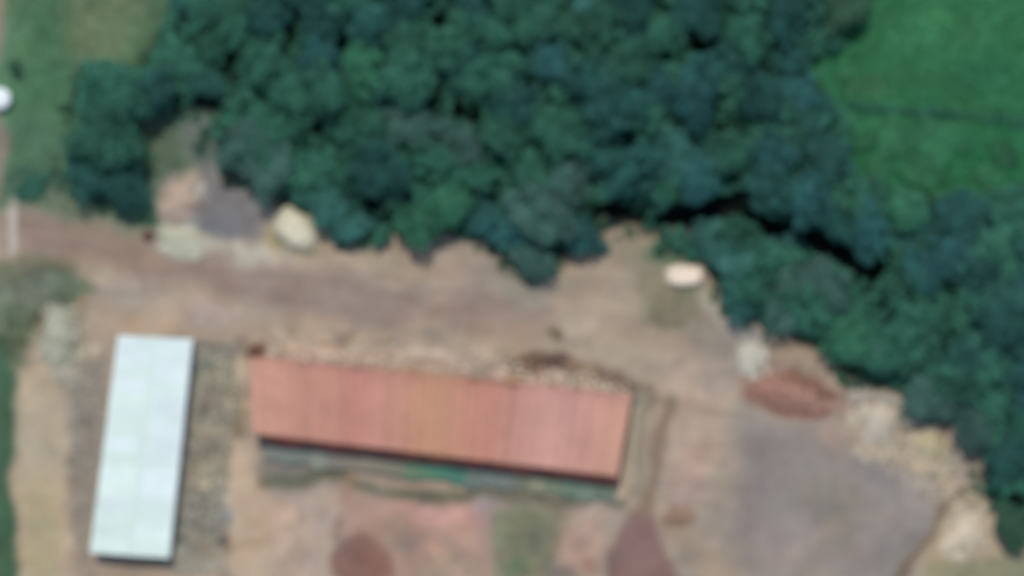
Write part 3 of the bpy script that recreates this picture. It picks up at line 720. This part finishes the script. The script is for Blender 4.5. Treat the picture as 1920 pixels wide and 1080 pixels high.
heap('plaster_heap', 1797, 1044, 15, 10, 10, .35, (200, 190, 176), 'very small white heap at the foot of the cream sand heap', 'heap', seed=10)
rt, hf, ax, ay = heap('rubble_heap', 1610, 742, 16, 15, 0, .6, (182, 172, 164), 'small whitish rubble heap between the brick heap and pale beige sand', 'heap', seed=11, part='core')
scatter(rt, hf, ax, ay, 60, 'rubble', [(196, 188, 180), (176, 166, 158)], 'rock', (.16,), 8)
rt, hf, ax, ay = heap('rubble_heap', 1665, 748, 38, 12, 10, .5, (170, 162, 152), 'low grey rubble heap along the wood edge above the beige sand', 'heap', seed=15, part='core')
scatter(rt, hf, ax, ay, 90, 'rubble', [(182, 176, 166), (160, 152, 144)], 'rock', (.16,), 9)
rt, hf, ax, ay = heap('rubble_heap', 800, 668, 54, 11, 5, .5, (190, 172, 158), 'long whitish rubble heap along the back of the tiled shed', 'heap', seed=16, part='core')
scatter(rt, hf, ax, ay, 150, 'rubble', [(206, 190, 176), (184, 166, 154)], 'rock', (.14,), 10)
heap('soil_heap', 1022, 672, 34, 13, -4, .7, (112, 94, 84), 'dark brown soil heap behind the tiled shed, east of the rubble', 'heap', seed=17)
heap('soil_heap', 1042, 622, 19, 10, 35, .5, (130, 116, 98), 'small brown soil heap alone on the road behind the tiled shed', 'heap', seed=18)
heap('soil_heap', 479, 660, 14, 15, 0, .7, (112, 82, 68), 'small round reddish-brown soil heap at the upper corner of the tiled shed', 'heap', seed=19)
heap('soil_heap', 1275, 967, 34, 17, 0, .35, (140, 118, 102), 'flat oval brown soil heap alone in the yard beyond the shed end', 'heap', seed=20)
rt, hf, ax, ay = heap('brick_stack', 277, 442, 9, 9, 0, .7, (112, 82, 76), 'tiny dark red brick stack on the road verge beside the greenish sand', 'brick stack', seed=21, part='core', flat=.5)
scatter(rt, hf, ax, ay, 40, 'bricks', [(120, 84, 78), (104, 74, 68)], 'brick', (.24, .12, .07), 11)

# loose rubble strips beside the white-roofed shed and stones on the yard
def litter(name, polys, n, sz, cols, lab, seed):
    r = random.Random(seed); b = MB(); bb = [p for pl in polys for p in pl]
    X = np.array([r.uniform(min(p[0] for p in bb), max(p[0] for p in bb)) for _ in range(n)]); Y = np.array([r.uniform(min(p[1] for p in bb), max(p[1] for p in bb)) for _ in range(n)])
    ok = np.zeros(n, bool)
    for pl in polys: ok |= sd_poly(X, Y, pl) < 0
    X, Y = X[ok], Y[ok]; WX, WY = (X - 960) * MPP, (540 - Y) * MPP
    cc, hh = ground_fields(WX, WY)
    for x, y, z, c0 in zip(WX, WY, hh, cc):
        c = tuple(min(.8, float(q) * r.uniform(.75, 1.35)) for q in c0) if cols is None else alb(r.choice(cols))
        b.rock((x, y, z + .01), sz * r.uniform(.4, 1.7), c)
    tag(b.build(name, mat(name + '_stone', attr='Col', bump=.3, nscale=10)), lab, 'rubble', kind='stuff')
litter('rubble_strip', [[(368, 655), (440, 655), (452, 760), (430, 880), (412, 1080), (330, 1080), (345, 900)]], 2600, .13,
       [(160, 156, 144), (140, 134, 126), (122, 116, 112), (176, 172, 158), (150, 152, 134)], 'grey rubble strip between the white roof and the tiled shed', 1)
litter('rubble_strip', [[(145, 720), (205, 640), (198, 800), (170, 1060), (148, 1060), (138, 880)]], 1500, .11,
       [(150, 146, 136), (134, 128, 120), (168, 160, 150)], 'grey rubble strip along the outer side of the white-roofed shed', 2)
litter('rubble_strip', [[(480, 645), (700, 640), (900, 655), (1180, 722), (1180, 745), (900, 700), (480, 672)]], 1500, .13,
       [(212, 198, 186), (190, 172, 160), (222, 212, 202), (150, 136, 124)], 'whitish and brown debris scattered along the back of the tiled shed', 4)
litter('rubble_strip', [[(1580, 725), (1700, 735), (1760, 790), (1850, 860), (1860, 980), (1780, 960), (1600, 850)]], 1500, .14,
       [(190, 180, 166), (170, 158, 144), (206, 198, 184), (140, 130, 120)], 'pale debris scattered around the sand heaps below the wood edge', 5)
litter('rubble_strip', [[(300, 430), (520, 440), (640, 490), (420, 505), (290, 480)], [(1310, 540), (1360, 560), (1430, 690), (1380, 690)]], 900, .13,
       [(186, 184, 172), (168, 162, 150), (196, 190, 178)], 'pale stones scattered along the wood edge of the road', 6)
litter('gravel', [[(0, 400), (280, 420), (900, 480), (1120, 480), (1400, 640), (1800, 930), (1700, 1100), (30, 1100), (60, 600)]], 9000, .06, None, 'loose stones scattered over the bare dirt yard', 3)

# ------------------------------------------------------------------ white-roofed shed
def frame_of(tl, tr, br, bl, h):
    P4 = [np.array(at(*q, h)) for q in (tl, tr, br, bl)]
    return P4
def ribbed(p4, z4, rib, rh, m, name, parent, cols=None, seed=1, nv=3, sheet=None, thick=.04, wave=False):
    """sheet roof: p4 corners TL TR BR BL in xy, z4 their heights; ribs run from the top edge to the bottom edge"""
    tl, tr, br, bl = [np.array([*p4[i], z4[i]]) for i in range(4)]
    L = np.linalg.norm(tr - tl); n = max(2, int(L / rib)); sub = 6 if wave else 4
    r = random.Random(seed); v = []; f = []; c = []
    nu = n * sub
    cur = None
    for i in range(nu + 1):
        u = i / nu; ph = (i % sub) / sub
        dz = rh * (.5 + .5 * math.cos(2 * PI * ph)) if wave else (rh if i % sub in (0,) else 0)
        if cols is not None and (cur is None or i % (sub * sheet) == 0):
            cur = np.array(alb(r.choice(cols))) * r.uniform(.94, 1.06)
        col = cur if cur is not None else np.array((.5, .5, .5))
        for j in range(nv + 1):
            w_ = j / nv; p = (tl * (1 - u) + tr * u) * (1 - w_) + (bl * (1 - u) + br * u) * w_
            v.append((p[0], p[1], p[2] + dz + .012 * (j % 2)))
            g = 1 + .10 * float(fbm(np.array([p[0]]), np.array([p[1]]), 2.2, seed)[0]) + .05 * float(vnoise(np.array([p[0] * 6]), np.array([p[1]]), 2.0, seed)[0])
            c.append(tuple(np.clip(col * g, 0, .85)))
    nb = len(v); w1 = nv + 1
    for i in range(nu):
        for j in range(nv): a = i * w1 + j; f.append((a, a + 1, a + w1 + 1, a + w1))
    for i in range(nu + 1):            # underside
        for j in (0, nv):
            p = v[i * w1 + j]; v.append((p[0], p[1], p[2] - thick)); c.append(c[i * w1 + j])
    for i in range(nu):
        a = nb + i * 2; f.append((a, a + 2, a + 3, a + 1))
        f.append((i * w1, (i + 1) * w1, a + 2, a)); f.append((i * w1 + nv, a + 1, a + 3, (i + 1) * w1 + nv))
    f.append((0, nb, nb + 1, nv)); e = nu * w1; f.append((e, e + nv, nb + nu * 2 + 1, nb + nu * 2))
    return mesh_obj(name, v, f, m, parent, vcol=c)

wc = frame_of((221, 628), (361, 636), (317, 1046), (168, 1036), 3.2)
root = empty('shed', (*(sum(wc) / 4), 0), 'long shed with a bright white sheet roof, beside the rubble strip', 'shed')
cx, cy = root.location.x, root.location.y
W = [p - np.array([cx, cy]) for p in wc]
mr_w = mat('white_sheet', attr='Col', rough=.45, nscale=.5, namt=.04, spec=.4, bump=.12, bscale=1.5)
rt0, rt1 = (W[0] + W[1]) / 2, (W[3] + W[2]) / 2
wcols = [(208, 226, 226), (210, 226, 230), (207, 226, 223), (211, 226, 232)]
# slope panels: ribs run from ridge to eave
ribbed([rt0, rt1, W[2], W[1]], [3.40, 3.40, 3.05, 3.05], .45, .035, mr_w, 'roof', root, wcols, 3, sheet=3)
ribbed([W[0], W[3], rt1, rt0][::1], [3.05, 3.05, 3.40, 3.40], .45, .035, mr_w, 'roof', root, wcols, 4, sheet=3)
b = MB(); d = rt1 - rt0; ang = math.atan2(d[1], d[0]); b.box((*((rt0 + rt1) / 2), 3.45), (np.linalg.norm(d), .4, .05), ang, alb((204, 224, 220)))
b.build('ridge_cap', mr_w, root)
block = mat('block_wall', (.36, .34, .31), nscale=2, namt=.2, bump=.4)
def walls(C4, zt, inset, parent, m, name='wall', thick=.18, sides=(0, 1, 2, 3), zb=-.3):
    c = sum(C4) / 4; Q = [c + (p - c) * (1 - inset / np.linalg.norm(p - c)) for p in C4]
    for k in sides:
        a, b_ = Q[k], Q[(k + 1) % 4]; dd = b_ - a; L = np.linalg.norm(dd); mb = MB()
        mb.box((*((a + b_) / 2), (zt + zb) / 2), (L - thick * (1.02 if k % 2 else -1), thick, zt - zb), math.atan2(dd[1], dd[0])); mb.build(name, m, parent)
    return Q
Q = walls(W, 2.9, .45, root, block)
b = MB(); a, b_ = Q[3], Q[2]; dd = (b_ - a); n_ = np.array([dd[1], -dd[0]]) / np.linalg.norm(dd); mid = (a + b_) / 2
if np.dot(n_, mid) < 0: n_ = -n_
b.box((*(mid + n_ * .12), 1.15), (2.4, .07, 2.4), math.atan2(dd[1], dd[0]))
door = b.build('door', mat('door_paint', (.14, .17, .16), rough=.5, namt=.1), root)
b = MB(); b.box((*(mid + n_ * .17 + dd / np.linalg.norm(dd) * .9), 1.1), (.06, .05, .3), math.atan2(dd[1], dd[0])); b.build('handle', mat('steel', (.4, .4, .4), rough=.4), door)
for t in (.12, .3, .5, .7, .88):
    for (s0, s1, sg) in ((Q[0], Q[3], -1), (Q[1], Q[2], 1)):
        dd = s1 - s0; p = s0 + dd * t; nn = np.array([dd[1], -dd[0]]) / np.linalg.norm(dd)
        if np.dot(nn, p) < 0: nn = -nn
        b = MB(); b.box((*(p + nn * .105), 1.8), (1.3, .04, .8), math.atan2(dd[1], dd[0])); b.build('window', mat('window_glass', (.05, .06, .07), rough=.15, spec=.5), root)

# ------------------------------------------------------------------ clay-tiled shed
HN, HS = 2.95, 4.0
tl, tr = np.array(at(468, 668, HN)), np.array(at(1186, 740, HN)); bl, br = np.array(at(474, 812, HS)), np.array(at(1158, 893, HS))
cen = (tl + tr + bl + br) / 4
root = empty('tiled_shed', (*cen, 0), 'long shed with a salmon clay-tiled roof and a low patchy lean-to', 'shed')
T = [p - cen for p in (tl, tr, br, bl)]
tile = mat('clay_tile', attr='Col', rough=.85, nscale=3, namt=.10, bump=.25, bscale=10, spec=.15)
def tile_roof():
    tl, tr, br, bl = [np.array([*T[i], z]) for i, z in ((0, HN), (1, HN), (2, HS), (3, HS))]
    L = np.linalg.norm(tr - tl); n = int(L / .30); sub = 6; rows = 22
    v = []; f = []; c = []; r = random.Random(3)
    base = [(196, 148, 132), (198, 142, 130), (194, 148, 124), (190, 142, 130), (198, 152, 140), (192, 136, 124)]
    # batches of tile, as the roof was laid and patched
    ramp = [(0, (194, 150, 136)), (.1, (192, 146, 132)), (.2, (190, 140, 128)), (.3, (190, 138, 128)), (.38, (192, 144, 132)), (.45, (194, 146, 124)), (.5, (192, 148, 124)), (.56, (192, 142, 124)),
            (.65, (190, 138, 126)), (.75, (192, 148, 138)), (.82, (198, 154, 146)), (.9, (194, 148, 138)), (1, (192, 150, 134))]
    us, cs_ = [q[0] for q in ramp], np.array([lin(q[1]) for q in ramp])
    streak = np.array([r.gauss(0, .05) for _ in range(n + 2)])
    jag = []; jj = 0
    for i in range(n + 2):
        if i % 4 == 0 or r.random() < .15: jj = r.uniform(-.22, .25) + (r.random() < .15) * .45
        jag.append(jj + r.uniform(-.05, .05))
    jag_unused = [r.uniform(-.10, .12) + (r.random() < .12) * r.uniform(.1, .35) for _ in range(n + 2)]
    for i in range(n * sub + 1):
        u = i / (n * sub); ch = i // sub; ph = (i % sub) / sub
        cc = np.array([np.interp(u, us, cs_[:, k]) for k in range(3)])
        for j in range(rows * 2 + 2):
            row = j // 2; top = j % 2
            w_ = min(1, row / rows) if top == 0 else min(1, (row + .98) / rows)
            if j >= rows * 2: w_ = 1
            # north (low) edge slightly ragged
            w2 = w_ if w_ > 0 else jag[ch] / np.linalg.norm(bl - tl)
            p = (tl * (1 - u) + tr * u) * (1 - w2) + (bl * (1 - u) + br * u) * w2
            dz = .07 * abs(math.sin(PI * ph)) + (.03 if top == 0 else 0)
            v.append((p[0], p[1], p[2] + dz))
            g = 1 + streak[ch] + .10 * (hash2(np.array([ch]), np.array([row]), 5)[0] - .5) + .12 * float(fbm(np.array([u * 36.]), np.array([w_ * 8.]), 2.5, 8)[0])
            mossy = max(0, .16 - w_) * .8
            c.append(tuple(np.clip(cc / np.array(K) * g * (1 - mossy), 0, .85)))
    w1 = rows * 2 + 2
    for i in range(n * sub):
        for j in range(w1 - 1): a = i * w1 + j; f.append((a, a + 1, a + w1 + 1, a + w1))
    return mesh_obj('roof', v, f, tile, root, vcol=c)
tile_roof()
b = MB(); dd = T[2] - T[3]; ang = math.atan2(dd[1], dd[0])
b.box((*((T[2] + T[3]) / 2), HS - .09), (np.linalg.norm(dd), .14, .12), ang, (.16, .09, .06)); b.build('ridge_beam', mat('timber', (.17, .11, .07), nscale=4, bump=.3), root)
b = MB()
for k in range(31):
    a_ = T[0] + (T[1] - T[0]) * (k / 30 * .99 + .005); c_ = T[3] + (T[2] - T[3]) * (k / 30 * .99 + .005)
    b.tube([(*a_, HN - .12), (*c_, HS - .2)], [.05, .05], 5)
b.build('rafters', mat('rafter_wood', (.17, .11, .07), nscale=4), root)['kind'] = 'stuff'
brickw = mat('brick_wall', (.36, .16, .11), nscale=5, namt=.25, bump=.5)
Q = walls(T, 2.7, .7, root, brickw, sides=(0, 1, 3))
Dd = (T[2] - T[3]) / np.linalg.norm(T[2] - T[3]); Nn = np.array([Dd[1], -Dd[0]])
if np.dot(Nn, T[2] + T[3]) < 0: Nn = -Nn
for k in range(13):
    p = Q[3] + (Q[2] - Q[3]) * k / 12
    b = MB(); b.box((*p, 1.6), (.3, .3, 3.8), ang); b.build('pillar', brickw, root)
# dark red tile apron and the lean-to sheets below the tall edge
LT, LB = .95, .5
apron_w, sheet_w = 1.0, 1.95
A0, A1 = T[3] + Dd * .9, T[2] + Dd * .1
apron_mat = mat('old_clay_tile', attr='Col', rough=.9, nscale=4, namt=.25, bump=.3)
ribbed([A0 - Nn * .3, A1 - Nn * .3, A1 + Nn * apron_w, A0 + Nn * apron_w], [LT + .1, LT + .1, LT - .22, LT - .22], .3, .06, apron_mat, 'apron_roof', root, [(206, 118, 98), (184, 110, 90), (214, 104, 92), (176, 116, 96)], 9, sheet=4, wave=True)
lean = None
sheets = [(.00, (146, 152, 146)), (.045, (142, 154, 150)), (.09, (150, 158, 152)), (.135, (160, 164, 154)), (.18, (148, 140, 136)), (.225, (158, 148, 136)), (.27, (164, 152, 138)), (.315, (160, 148, 134)), (.36, (150, 144, 128)),
          (.40, (112, 150, 120)), (.445, (92, 156, 124)), (.49, (74, 150, 128)), (.535, (66, 140, 124)), (.575, (118, 138, 134)), (.62, (134, 144, 146)), (.665, (126, 138, 140)), (.71, (136, 146, 130)), (.755, (162, 158, 136)),
          (.80, (136, 152, 130)), (.845, (120, 150, 132)), (.89, (134, 156, 140)), (.94, (122, 142, 124)), (1.0, None)]
sheet_mat = mat('fibre_sheet', attr='Col', rough=.6, nscale=2, namt=.14, bump=.15, spec=.3)
span = A1 - A0
lean = empty('lean_to', (0, 0, 0), None, None); lean.parent = root
for k in range(len(sheets) - 1):
    u0, u1 = sheets[k][0], sheets[k + 1][0] + .002
    a_, b2 = A0 + span * u0, A0 + span * u1
    ex = random.uniform(-.3, .3); zz = .012 * (k % 2) + random.uniform(-.03, .12)
    ribbed([a_ + Nn * (apron_w - .12), b2 + Nn * (apron_w - .12), b2 + Nn * (apron_w + sheet_w - .3 + ex), a_ + Nn * (apron_w + sheet_w - .3 + ex)],
           [LT - .27 + zz, LT - .27 + zz, LB + zz, LB + zz], .18, .03, sheet_mat, 'roof_sheet', lean, [tuple(int((q * .72 + m_ * .28) * .88) for q, m_ in zip(sheets[k][1], (132, 142, 128)))], 20 + k, sheet=99, nv=4, wave=True)
for k in range(12):
    p = A0 + span * (k / 11 * .98 + .01) + Nn * (apron_w + sheet_w - .5)
    p = p - Nn * .3; b = MB(); b.tube([(*p, -.3), (*p, LB + .02)], [.07, .06], 7); b.build('post', mat('post_wood', (.15, .11, .08)), lean)
# shed-end channel and drum
a_, b2 = np.array(at(1194, 762)), np.array(at(1180, 915)); dd = b2 - a_
b = MB(); b.box((*((a_ + b2) / 2), .12), (np.linalg.norm(dd), .5, .5), math.atan2(dd[1], dd[0]), alb((168, 158, 142)))
tag(b.build('low_wall', mat('pale_concrete', attr='Col', nscale=4, namt=.2, bump=.4)), 'low pale concrete wall along the eastern end of the tiled shed', 'wall')
x, y = at(1183, 746)
root = empty('drum', (x, y, 0), 'dark round drum at the upper corner of the low concrete wall', 'drum')
b = MB(); b.tube([(0, 0, -.1), (0, 0, .3), (0, 0, .32), (0, 0, .6), (0, 0, .62), (0, 0, .88)], [.36, .36, .38, .38, .36, .36], 20); b.build('body', mat('drum_paint', (.10, .09, .085), rough=.5), root)
b = MB(); b.tube([(0, 0, .88), (0, 0, .9)], [.33, .33], 20); b.build('lid', mat('drum_lid', (.14, .12, .11), rough=.5), root)
x, y = at(1148, 738, 3.4)
# ------------------------------------------------------------------ white tank and slab at the western frame edge
x, y = at(-1, 184, 1.4)
root = empty('water_tank', (x, y, 0), 'round white water tank on the western path, cut by the frame edge', 'tank')
wm = mat('white_tank', (.78, .84, .82), rough=.4, namt=.04)
b = MB(); b.tube([(0, 0, -.2), (0, 0, .5), (0, 0, .53), (0, 0, 1.0), (0, 0, 1.03), (0, 0, 1.35), (0, 0, 1.52)], [.95, .95, .98, .98, .95, .95, .5], 28); b.build('body', wm, root)
b = MB(); b.tube([(0, 0, 1.5), (0, 0, 1.6)], [.32, .3], 18); b.build('lid', wm, root)
b = MB(); b.tube([(.94, .1, .2), (1.2, .1, .2), (1.2, .1, -.1)], [.04] * 3, 7); b.build('pipe', mat('pipe', (.2, .2, .2)), root)
a_, b2 = np.array(at(24, 392)), np.array(at(25, 476)); dd = b2 - a_
b = MB(); b.box((*((a_ + b2) / 2), 0.0), (np.linalg.norm(dd), .85, .3), math.atan2(dd[1], dd[0]), alb((176, 168, 162)))
tag(b.build('culvert_slab', mat('slab_concrete', attr='Col', nscale=3, namt=.15, bump=.3)), 'pale narrow concrete slab laid across the dirt road at its western end', 'slab')
